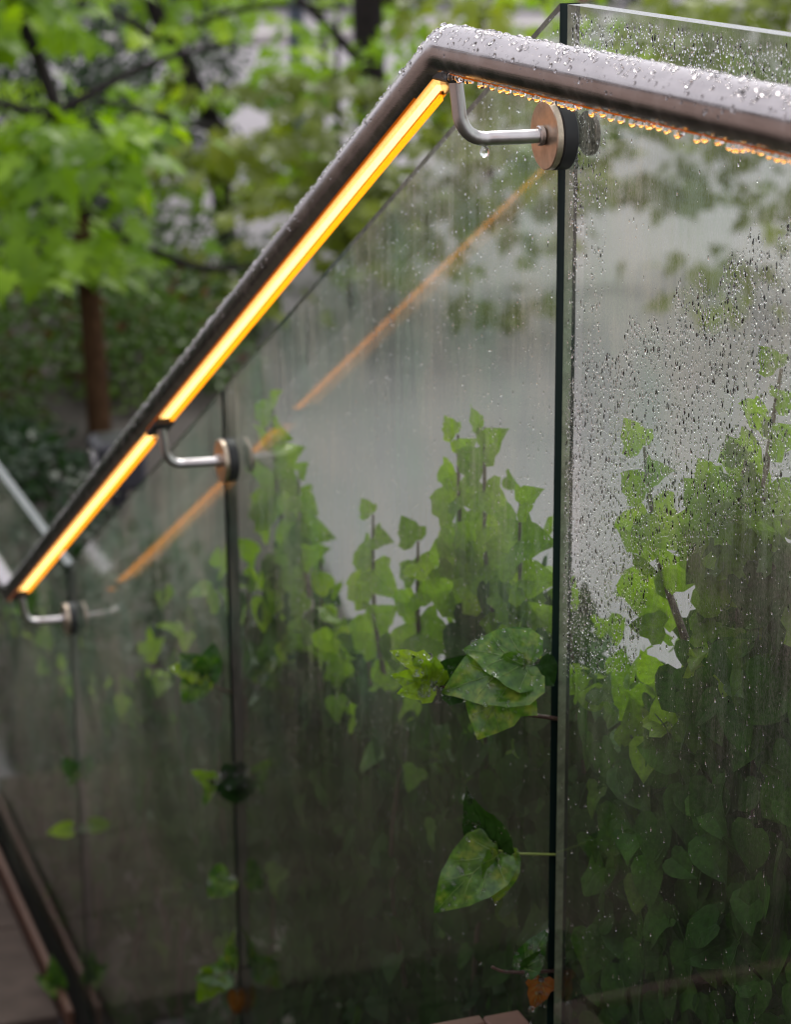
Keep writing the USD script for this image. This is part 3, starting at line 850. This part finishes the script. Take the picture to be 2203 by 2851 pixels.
def sprig(origin, leaves, stems, label):
    """leaves: (base, tip, width factor, normal tilt, shape, material); base and tip in metres as (sideways, up, out from the glass)."""
    o = M3(origin, float)
    out = M3([-0.75, -0.55, 0.35]); out /= np.linalg.norm(out)
    W = lambda q: o + SIDE * q[0] + M3([0, 0, 1.0]) * q[1] + out * q[2]
    t = thing('ivy_sprig', label, 'ivy sprig', o)
    for pts, r0, r1, mat in stems:
        path = curve([W(q) for q in pts], 6)
        obj('stem', tube(path, np.linspace(r0, r1, len(path)), 7), MAT[mat], t, smooth=True)
    for base, tip, w, tilt, shape, mat in leaves:
        b, e = W(base), W(tip)
        L = np.linalg.norm(e - b)
        nrm = LOOK + SIDE * tilt[0] + M3([0, 0, 1.0]) * tilt[1]
        tpl = {'ivy': T_IVYH, 'heart': T_HEARTH, 'oval': T_OVAL}[shape]
        v, f = scatter(tpl, [b], [frames(e - b, nrm)], [(L * w, L, L)])
        lf = obj('leaf', (v, f), MAT[mat], t, smooth=True)
        if shape != 'oval' and L > 0.03:
            obj('veins', scatter(vein_mesh(tpl, shape == 'ivy'), [b], [frames(e - b, nrm)], [(L * w, L, L)]), MAT['vein' if mat != 'ivydark' else 'ivydark'], lf, smooth=True)
        if shape != 'oval' and L > 0.03:           # drops lying on the larger leaves
            rg = np.random.default_rng(int(L * 1e5))
            fr = frames(e - b, nrm); n = 44
            c = rg.integers(0, len(f), n)
            tri_ = v[f[c]]; wgt = rg.dirichlet([1, 1, 1], n)
            pp = np.einsum('ij,ijk->ik', wgt, tri_)
            fn = np.cross(tri_[:, 1] - tri_[:, 0], tri_[:, 2] - tri_[:, 0]); fn /= np.linalg.norm(fn, axis=1, keepdims=True)
            fn *= np.sign(fn @ nrm)[:, None]
            rot = frames(np.repeat((e - b)[None], n, 0) + 1e-4, fn)
            rr = 0.0008 + 0.0022 * rg.random(n) ** 2.5
            obj('drops', scatter(H10, pp + fn * 0.0002, rot, np.stack([rr * 1.2, rr, rr * 0.5], 1)), MAT['water'], lf, smooth=True, kind='stuff')
    return t


G1 = (-0.004, -0.010, 1.540)
sprig(G1, [
    ((-0.008, 0.050, 0.020), (-0.064, 0.070, 0.026), 1.25, (0.1, 0.9), 'heart', 'ivyhero'),
    ((-0.008, 0.050, 0.024), (-0.082, 0.028, 0.036), 1.05, (-0.1, 0.5), 'heart', 'ivyhero'),
    ((-0.010, 0.050, 0.028), (-0.040, 0.010, 0.040), 0.95, (0.3, 0.4), 'heart', 'ivyhero'),
    ((-0.040, 0.030, 0.010), (-0.055, -0.022, 0.026), 1.45, (-0.2, 0.2), 'ivy', 'ivyhero'),
    ((-0.098, 0.030, 0.004), (-0.060, 0.060, 0.000), 1.0, (-0.4, -0.4), 'heart', 'ivydark'),
    ((-0.006, 0.052, 0.012), (0.010, 0.030, 0.012), 1.3, (0.5, 0.1), 'heart', 'ivydark'),
    ((-0.100, 0.032, 0.012), (-0.118, 0.060, 0.016), 0.9, (-0.3, 0.4), 'ivy', 'ivyyoung'),
    ((-0.102, 0.032, 0.012), (-0.136, 0.042, 0.018), 0.9, (-0.2, 0.2), 'ivy', 'ivyyoung'),
    ((-0.102, 0.032, 0.014), (-0.130, 0.024, 0.020), 0.9, (0.2, 0.2), 'heart', 'ivyyoung'),
    ((-0.100, 0.034, 0.010), (-0.098, 0.058, 0.012), 0.9, (0.4, 0.3), 'heart', 'ivyyoung'),
    ((-0.112, 0.050, 0.010), (-0.138, 0.066, 0.014), 0.8, (0.2, 0.6), 'ivy', 'ivyyoung'),
], [
    ([(0.002, -0.001, -0.02), (-0.018, 0.003, 0.0), (-0.042, 0.006, 0.008), (-0.072, 0.020, 0.008), (-0.098, 0.033, 0.010), (-0.112, 0.045, 0.012)], 0.0022, 0.0010, 'twig'),
    ([(-0.042, 0.006, 0.008), (-0.030, 0.030, 0.012), (-0.010, 0.050, 0.018)], 0.0009, 0.0007, 'petiole'),
], 'wet ivy sprig with large drop-covered leaves poking through the nearest joint')

G2 = (-0.004, -0.010, 1.404)
sprig(G2, [
    ((-0.040, 0.005, 0.012), (-0.082, 0.062, 0.002), 1.0, (-0.9, -0.3), 'heart', 'ivydark'),
    ((-0.040, 0.004, 0.016), (-0.096, -0.056, 0.030), 0.85, (-0.2, 0.5), 'heart', 'ivyhero'),
    ((-0.038, 0.003, 0.016), (-0.034, -0.052, 0.026), 0.9, (0.4, 0.5), 'heart', 'ivyhero'),
], [
    ([(0.004, 0.0, -0.01), (-0.012, 0.001, 0.004), (-0.028, 0.002, 0.010), (-0.040, 0.005, 0.015)], 0.0013, 0.0010, 'petiole'),
], 'ivy leaf on a pale stalk at the nearest joint, below the big sprig')

G3 = (-0.004, -0.006, 1.292)
sprig(G3, [
    ((-0.016, -0.008, 0.010), (0.002, 0.034, 0.006), 0.75, (-0.3, 0.2), 'heart', 'ivyhero'),
    ((-0.014, -0.006, 0.010), (0.004, 0.012, 0.012), 0.9, (0.4, 0.0), 'heart', 'ivydark'),
    ((-0.002, -0.018, 0.004), (-0.008, -0.052, 0.010), 0.9, (0.3, 0.2), 'ivy', 'dead'),
], [
    ([(0.004, -0.010, -0.01), (-0.018, -0.010, 0.008), (-0.034, -0.009, 0.012), (-0.046, -0.004, 0.012)], 0.0018, 0.0014, 'twig'),
], 'small bright ivy leaf with withered one at the foot of the nearest joint')

G4 = (-0.004, 1.10, 1.170)
sprig(G4, [
    ((-0.030, 0.022, 0.01), (-0.060, 0.056, 0.012), 1.2, (-0.2, 0.5), 'heart', 'ivyhero'),
    ((-0.026, 0.022, 0.012), (-0.010, 0.072, 0.012), 0.9, (0.3, 0.3), 'heart', 'ivyhero'),
    ((-0.032, 0.020, 0.014), (-0.056, -0.018, 0.020), 1.2, (-0.1, 0.4), 'heart', 'ivyhero'),
    ((-0.026, 0.020, 0.014), (-0.014, 0.002, 0.018), 1.2, (0.2, 0.3), 'ivy', 'ivyyoung'),
    ((-0.036, 0.030, 0.014), (-0.074, 0.036, 0.018), 0.9, (0.2, 0.3), 'ivy', 'ivyyoung'),
], [([(0.004, -0.002, -0.01), (-0.014, 0.006, 0.004), (-0.030, 0.022, 0.012)], 0.002, 0.0012, 'twig')],
    'blurred bright ivy sprig at the second joint, largest of that joint')
G5 = (-0.004, 1.10, 1.030)
sprig(G5, [
    ((-0.024, 0.004, 0.008), (-0.052, 0.022, 0.010), 0.8, (-0.2, 0.4), 'ivy', 'ivyyoung'),
    ((-0.022, 0.002, 0.008), (-0.036, -0.034, 0.012), 0.5, (-0.2, 0.2), 'heart', 'ivyhero'),
    ((-0.010, 0.006, 0.004), (0.040, -0.030, -0.004), 0.8, (0.3, 0.2), 'heart', 'ivydark'),
    ((-0.006, 0.010, 0.004), (0.030, 0.026, -0.004), 0.9, (0.3, 0.4), 'ivy', 'ivydark'),
], [([(0.004, -0.002, -0.01), (-0.014, 0.002, 0.004), (-0.030, 0.008, 0.008)], 0.002, 0.0012, 'twig')],
    'blurred dark leaved ivy twig crossing the second joint at mid height')
G6 = (-0.004, 1.10, 0.880)
sprig(G6, [((-0.006, 0.010, 0.004), (-0.036, -0.026, 0.010), 1.2, (-0.2, 0.4), 'heart', 'ivyhero')],
      [([(0.004, 0.0, -0.01), (-0.006, 0.010, 0.004)], 0.001, 0.0008, 'petiole')],
      'single blurred oval ivy leaf left of the second joint')
G7 = (-0.004, 1.10, 0.745)
sprig(G7, [
    ((-0.004, -0.004, 0.006), (-0.004, 0.058, 0.006), 0.45, (-0.6, 0.3), 'heart', 'ivyhero'),
    ((-0.008, -0.010, 0.008), (-0.058, -0.020, 0.012), 0.9, (-0.1, 0.4), 'ivy', 'ivyhero'),
    ((-0.026, -0.016, 0.010), (-0.054, -0.060, 0.014), 0.9, (0.0, 0.4), 'ivy', 'ivyyoung'),
    ((0.000, -0.040, 0.006), (0.002, -0.084, 0.008), 0.7, (0.1, 0.3), 'heart', 'dead'),
], [([(0.004, 0.0, -0.01), (-0.008, -0.008, 0.006), (-0.026, -0.016, 0.010)], 0.0018, 0.001, 'twig')],
    'blurred ivy sprig with an orange withered leaf low on the second joint')
sprig((-0.004, 2.24, 0.48), [
    ((-0.010, 0.0, 0.006), (-0.056, -0.008, 0.012), 0.8, (-0.1, 0.5), 'heart', 'ivyyoung'),
    ((0.004, 0.0, 0.0), (0.040, 0.004, 0.0), 0.6, (0.2, 0.4), 'heart', 'ivyhero')],
    [([(0.004, 0.0, -0.01), (-0.010, 0.0, 0.006)], 0.0014, 0.001, 'twig')], 'yellow-green blurred ivy leaf halfway down the third joint')
sprig((-0.004, 2.24, 0.60), [
    ((-0.002, 0.0, 0.004), (-0.020, 0.030, 0.008), 1.0, (-0.1, 0.5), 'heart', 'ivyhero'),
    ((0.0, 0.0, 0.004), (-0.012, -0.030, 0.008), 1.0, (-0.1, 0.4), 'heart', 'ivyhero')],
    [([(0.004, 0.0, -0.01), (-0.002, 0.0, 0.004)], 0.0014, 0.001, 'twig')], 'two tiny blurred ivy leaves upper on the third joint')
sprig((-0.03, 2.40, 0.06), [
    ((0.0, 0.0, 0.0), (-0.012, 0.075, 0.004), 0.6, (-0.1, 0.3), 'heart', 'ivyhero'),
    ((0.0, 0.0, 0.0), (-0.045, 0.030, 0.008), 0.8, (-0.1, 0.4), 'ivy', 'ivyhero')],
    [([(0.02, -0.02, 0.0), (0.0, 0.0, 0.0)], 0.0014, 0.001, 'twig')], 'dark blurred ivy sprig over the brown floor trim at bottom left')
sprig((-0.01, 2.60, 0.86), [
    ((0.0, 0.0, 0.0), (-0.02, -0.06, 0.004), 1.0, (-0.1, 0.3), 'heart', 'ivyhero'),
    ((0.0, 0.0, 0.0), (0.02, 0.030, 0.004), 1.0, (-0.1, 0.4), 'heart', 'ivyhero')],
    [([(0.03, 0.0, -0.02), (0.0, 0.0, 0.0)], 0.0014, 0.001, 'twig')], 'blurred ivy leaf at the left picture edge')

# ---------------------------------------------------------------- trees, shrubs and objects beyond


def spray(c, n, rng, size=(0.075, 0.115), spread=(0.20, 0.20, 0.06), tpl=T_MAPLE):
    pos = c + rng.normal(0, 1, (n, 3)) * spread
    out = pos - c; out[:, 2] = 0
    tips = out / (np.linalg.norm(out, axis=1, keepdims=True) + 1e-6) + rng.normal(0, 0.4, (n, 3)) + [0, 0, -0.45]
    nr = np.stack([rng.normal(-.15, .35, n), rng.normal(-.35, .35, n), np.ones(n)], 1)
    return scatter(tpl, pos, frames(tips, nr), rng.uniform(*size, n))


def maple(name_label, trunk, r0, r1, branches, sprays, seed, leaf='maple', bark='bark', n_leaf=(16, 26), size=(0.09, 0.14), spread=(0.17, 0.17, 0.035), cat='tree'):
    rng = np.random.default_rng(seed)
    t = thing('maple_tree', name_label, cat, trunk[0])
    path = curve(trunk, 6)
    obj('trunk', tube(path, np.linspace(r0, r1, len(path)), 10), MAT[bark], t, smooth=True)
    for pts, a, b in branches:
        q = curve(pts, 5)
        obj('branch', tube(q, np.linspace(a, b, len(q)), 7), MAT['bark'], t, smooth=True)
    for c in sprays:
        obj('leaf_spray', spray(M3(c, float), int(rng.integers(*n_leaf)), rng, size, spread), MAT[leaf], t, kind='stuff')
    return t


def cloud(seed, n, lo, hi, gap=0.0):
    rng = np.random.default_rng(seed)
    p = rng.uniform(lo, hi, (n, 3))
    if gap:
        p = p[meshkit.fbm(p * 1.3, 3, seed) > gap]
    return p


# near maple with the brown trunk
maple('young maple with brown lit trunk and layered bright leaves on the left',
      [(1.07, 6.88, 0.0), (1.06, 6.9, 0.5), (1.05, 6.95, 0.95)], 0.05, 0.042,
      [([(1.05, 6.95, 0.95), (1.0, 7.4, 1.5), (0.7, 8.0, 2.4), (0.5, 8.2, 3.6)], 0.036, 0.015), ([(1.02, 6.93, 0.98), (1.25, 6.9, 0.82), (1.5, 6.8, 0.72), (1.75, 6.7, 0.74)], 0.025, 0.01), ([(1.02, 7.0, 1.35), (1.4, 7.1, 1.5), (1.8, 7.3, 1.55)], 0.02, 0.007),
       ([(1.02, 7.0, 1.3), (0.7, 6.8, 1.4), (0.3, 6.6, 1.45)], 0.02, 0.007)],
      cloud(61, 72, (0.45, 6.4, 0.70), (1.20, 8.2, 2.3), 0.47), 61, bark='barkbrown')
maple('slim dark maple with a leaning trunk standing at the kerb',
      [(2.72, 10.75, 0.0), (2.66, 10.7, 0.35), (2.62, 10.6, 0.75), (2.42, 10.5, 1.15), (2.2, 10.4, 1.6), (2.1, 10.4, 2.6), (2.2, 10.4, 3.6)], 0.062, 0.04,
      [([(2.62, 10.6, 0.8), (2.2, 9.9, 0.95), (1.7, 9.5, 1.1)], 0.03, 0.014), ([(2.4, 10.5, 1.2), (2.0, 10.0, 1.45), (1.5, 9.6, 1.6)], 0.03, 0.012), ([(2.3, 10.45, 1.35), (2.7, 10.1, 1.5), (3.1, 9.8, 1.5)], 0.02, 0.008)],
      cloud(62, 74, (1.4, 10.2, 0.35), (3.6, 12.0, 2.2), 0.46), 62)
maple('tall tree with thick near-black trunk behind the handrail bend',
      [(4.24, 12.6, 0.0), (4.22, 12.6, 1.0), (4.2, 12.6, 2.2), (4.3, 12.7, 3.6)], 0.11, 0.09,
      [([(4.22, 12.6, 0.9), (3.8, 12.3, 1.25), (3.5, 12.2, 1.5)], 0.04, 0.02), ([(4.22, 12.6, 1.3), (4.7, 12.2, 1.6), (5.1, 12.0, 1.7)], 0.03, 0.01)],
      cloud(63, 16, (3.0, 10.6, 0.6), (5.4, 12.8, 1.9), 0.45), 63)
maple('olive leaved young maple seen hazily through the right glass panel',
      [(6.5, 9.6, 0.0), (6.5, 9.6, 0.7), (6.4, 9.5, 1.6), (6.3, 9.5, 2.8)], 0.04, 0.02,
      [([(6.5, 9.55, 0.9), (5.4, 9.0, 1.05), (4.3, 8.4, 1.0)], 0.02, 0.008)],
      cloud(64, 95, (3.1, 7.2, 0.15), (6.0, 9.8, 1.6), 0.42), 64, leaf='mapleolive')
maple('low olive maple seen hazily through the upper part of the sloping panel',
      [(2.95, 9.3, 0.0), (2.93, 9.3, 0.5), (2.9, 9.3, 1.0), (2.9, 9.3, 1.5)], 0.02, 0.01, [],
      cloud(68, 46, (2.0, 8.0, 0.15), (3.6, 10.2, 1.30), 0.43), 68, leaf='mapleolive')
maple('yellow-green tree crown just above the top edge of the right panel',
      [(8.6, 16.5, 0.0), (8.6, 16.5, 1.0), (8.5, 16.4, 2.4), (8.5, 16.4, 4.0)], 0.08, 0.05, [],
      cloud(65, 46, (6.2, 14.0, 0.75), (10.8, 17.5, 2.6), 0.36), 65, leaf='mapleolive', spread=(0.35, 0.35, 0.15), size=(0.10, 0.15))
maple('thin dark sapling on the plaza left of the thick trunk',
      [(4.7, 15.2, 0.0), (4.75, 15.2, 0.8), (4.7, 15.2, 1.8), (4.8, 15.2, 3.2)], 0.035, 0.02, [], cloud(66, 6, (4.0, 14.6, 1.0), (5.4, 15.6, 2.0)), 66)
maple('thin dark sapling right of the thick trunk beside the glass top',
      [(5.5, 13.6, 0.0), (5.4, 13.6, 0.9), (5.5, 13.6, 2.0), (5.4, 13.6, 3.2)], 0.05, 0.03, [], cloud(67, 8, (4.8, 12.8, 0.9), (6.4, 14.2, 2.0)), 67)

# blue-grey lamp post with base collar
lpst = thing('lamp_post', 'slim blue-grey painted lamp post among the trees', 'lamp post', (3.83, 12.96, 0))
obj('pole', tube([(3.83, 12.96, 0.0), (3.83, 12.96, 1.5), (3.83, 12.96, 4.2)], [0.055, 0.05, 0.042], 16), MAT['post'], lpst, smooth=40)
obj('base_collar', tube([(3.83, 12.96, 0.0), (3.83, 12.96, 0.25), (3.83, 12.96, 0.27)], [0.075, 0.075, 0.056], 16), MAT['post'], lpst, smooth=40)
obj('lamp_head', tube([(3.83, 12.96, 4.2), (3.83, 12.96, 4.26), (3.83, 12.96, 4.5), (3.83, 12.96, 4.55)], [0.05, 0.12, 0.14, 0.03], 16), MAT['post'], lpst, smooth=40)

# dark litter bin seen past the glass edge
bn = thing('floodlight', 'small dark grey ground floodlight glimpsed past the sloping glass edge', 'floodlight', (0.88, 5.75, 0.03))
obj('body', box(0.80, 0.97, 5.66, 5.86, 0.16, 0.34, 0.02), MAT['darkbox'], bn)
obj('bracket', box(0.86, 0.91, 5.72, 5.80, 0.03, 0.158, 0.005), MAT['darkbox'], bn)
obj('lens', disc((0.0, 5.76, 0.25), 0.790, 0.799, 0.05, 24), MAT['satin'], bn)

# shrubs


def shrub(c, rad, n, seed, label, leaf='shrub', size=(0.04, 0.07), red=0.0, group=None):
    rng = np.random.default_rng(seed)
    c, rad = M3(c, float), M3(rad, float)
    t = thing('shrub', label, 'shrub', (c[0], c[1], 0.0), group=group)
    for k in range(4):
        a = rng.uniform(0, 2 * math.pi)
        obj('stem', tube([(c[0] + 0.03 * math.cos(a), c[1] + 0.03 * math.sin(a), 0.02), (c[0] + 0.4 * rad[0] * math.cos(a), c[1] + 0.4 * rad[1] * math.sin(a), c[2])], [0.012, 0.005], 5), MAT['bark'], t)
    d = rng.normal(0, 1, (n, 3)); d /= np.linalg.norm(d, axis=1, keepdims=True)
    lump = 0.72 + 0.55 * meshkit.fbm(d * 2.6 + seed, 3, seed)
    r = (0.35 + 0.65 * rng.random(n) ** 0.5) * lump
    p = c + d * rad * r[:, None]
    ok = p[:, 2] > 0.03
    p, d = p[ok], d[ok]
    tips = d + rng.normal(0, 0.6, p.shape) + [0, 0, -0.2]; nr = d * 0.6 + rng.normal(0, 0.4, p.shape) + [0, 0, 0.8]
    k = int(len(p) * red)
    s = rng.uniform(*size, len(p))
    fr = frames(tips, nr)
    obj('foliage', scatter(T_OVAL, p[k:], fr[k:], s[k:]), MAT[leaf], t, kind='stuff')
    if k:
        obj('rusty_leaves', scatter(T_OVAL, p[:k], fr[:k], s[:k]), MAT['redleaf'], t, kind='stuff')
    return t


shrub((1.40, 10.0, 0.55), (0.65, 0.6, 0.85), 2600, 71, 'dark evergreen shrub deep at the far left behind the maple')
shrub((1.75, 10.4, 0.45), (0.6, 0.55, 0.6), 2000, 72, 'dark shrub by the kerb behind the maple leaves')
shrub((0.35, 8.3, 0.35), (0.7, 0.7, 0.5), 2200, 73, 'green low shrub at the left edge of the bed', 'cover')
shrub((1.25, 8.2, 0.2), (0.8, 0.8, 0.42), 2600, 74, 'low ground cover shrub with rusty leaf tips beside the brown trunk', 'cover', red=0.10)
shrub((0.45, 7.0, 0.18), (0.45, 0.6, 0.42), 2200, 75, 'low green cover left of the brown trunk', 'cover', red=0.06)
shrub((1.45, 7.6, 0.12), (0.45, 0.5, 0.36), 1700, 76, 'low green cover behind and right of the brown trunk', 'cover', red=0.08)
shrub((1.9, 9.1, 0.2), (0.6, 0.8, 0.40), 2000, 77, 'bright low cover near the curved kerb', 'cover')
shrub((0.62, 6.3, 0.06), (0.28, 0.3, 0.22), 700, 84, 'small dark cover at the foot of the brown trunk')
shrub((0.30, 6.1, 0.10), (0.4, 0.4, 0.33), 1500, 78, 'dark low cover in front of the brown trunk')
shrub((0.30, 5.3, 0.2), (0.45, 0.5, 0.35), 1300, 79, 'dark low cover behind the far left glass panel')
shrub((0.5, 4.1, 0.15), (0.45, 0.5, 0.32), 1300, 80, 'dark low shrub behind the third glass joint')
shrub((2.35, 14.0, 0.8), (0.75, 0.8, 1.0), 3000, 82, 'dark tall shrub behind the maples at the top left', 'shrub', (0.06, 0.10))
shrub((3.7, 16.2, 0.7), (0.7, 0.7, 0.8), 2200, 83, 'dark tall shrub between the slim maple and the lamp post', 'shrub', (0.06, 0.10))
k = 0
for x, y, lab in ((5.2, 33.0, 'far dark hedge bush left of the road kerb'), (8.0, 32.5, 'far dark hedge bush behind the road kerb'), (11.0, 32.0, 'far hedge bush right of the road kerb'),
                  (14.2, 31.0, 'far hedge bush above the right glass panel'), (17.5, 29.5, 'far hedge bush at the right picture edge')):
    shrub((x, y, 0.7), (1.9, 1.2, 1.2), 2600, 85 + k, lab, 'shrub', (0.10, 0.18)); k += 1
fl = thing('red_flower', 'tiny red flower head among the leaves by the glass top', 'flower', (6.1, 13.2, 0.0))
obj('stem', tube([(6.1, 13.2, 0.0), (6.1, 13.2, 1.30)], [0.006, 0.004], 6), MAT['petiole'], fl)
rg = np.random.default_rng(91)
obj('bloom', scatter(T_OVAL, M3([(6.1, 13.2, 1.32)]) + rg.normal(0, 0.03, (24, 3)), frames(rg.normal(0, 1, (24, 3)), rg.normal(0, 1, (24, 3))), rg.uniform(.05, .09, 24)), MAT['redflower'], fl)

# unseen planting added past the lower landing to darken reflections in the panes
for k, (x, y) in enumerate(((-0.75, 4.6), (-1.75, 4.9), (-0.9, 6.4), (-2.0, 7.0), (-1.0, 8.6), (-2.2, 9.6))):
    shrub((x, y, 0.5), (0.65, 0.95, 0.75), 1500, 120 + k, 'unseen dark low bush added past the lower landing, mirrored in the far panels ' + ('nearest the rail', 'nearest the wall', 'second by the rail', 'second by the wall', 'third by the rail', 'third by the wall')[k], 'shrub', (0.06, 0.10))
obj('side_bed', box(-2.39, -0.12, 3.62, 12.0, 0.002, 0.03, 0.001), MAT['soil'], kind='structure', label='unseen dark soil added past the lower landing', cat='soil')
# unseen other side of the stairs: added to shape reflections and dim skylight
wl = thing('stone_wall', 'unseen warm grey wall with dark top band, added for its reflection in the steel', 'wall', (-2.5, 4, 0))
for k in range(7):
    obj('wall_panel', box(-2.6, -2.4, -5.0 + 1.8 * k, -5.0 + 1.8 * k + 1.79, 0.0, 2.75, 0.006), MAT['wall'], wl)
    obj('coping', box(-2.68, -2.32, -5.0 + 1.8 * k, -5.0 + 1.8 * k + 1.79, 2.753, 3.05, 0.006), MAT['darkbox'], wl)  # dark band added to draw a dark stripe in the rail
HL = ['far behind the landing', 'behind the landing', 'at the back of the landing', 'beside the landing', 'beside the first steps', 'beside the middle steps', 'beside the lower steps', 'beside the lower landing',
      'past the lower landing', 'farthest down the stairs']
for k, w in enumerate(HL[:5]):  # hedge added for the dark it reflects into the rail
    shrub((-3.3, -9.0 + 1.7 * k, 1.5), (0.7, 1.2, 1.25), 1800, 95 + k, 'unseen tall dark hedge bush added above the wall ' + w, 'shrub', (0.08, 0.13))
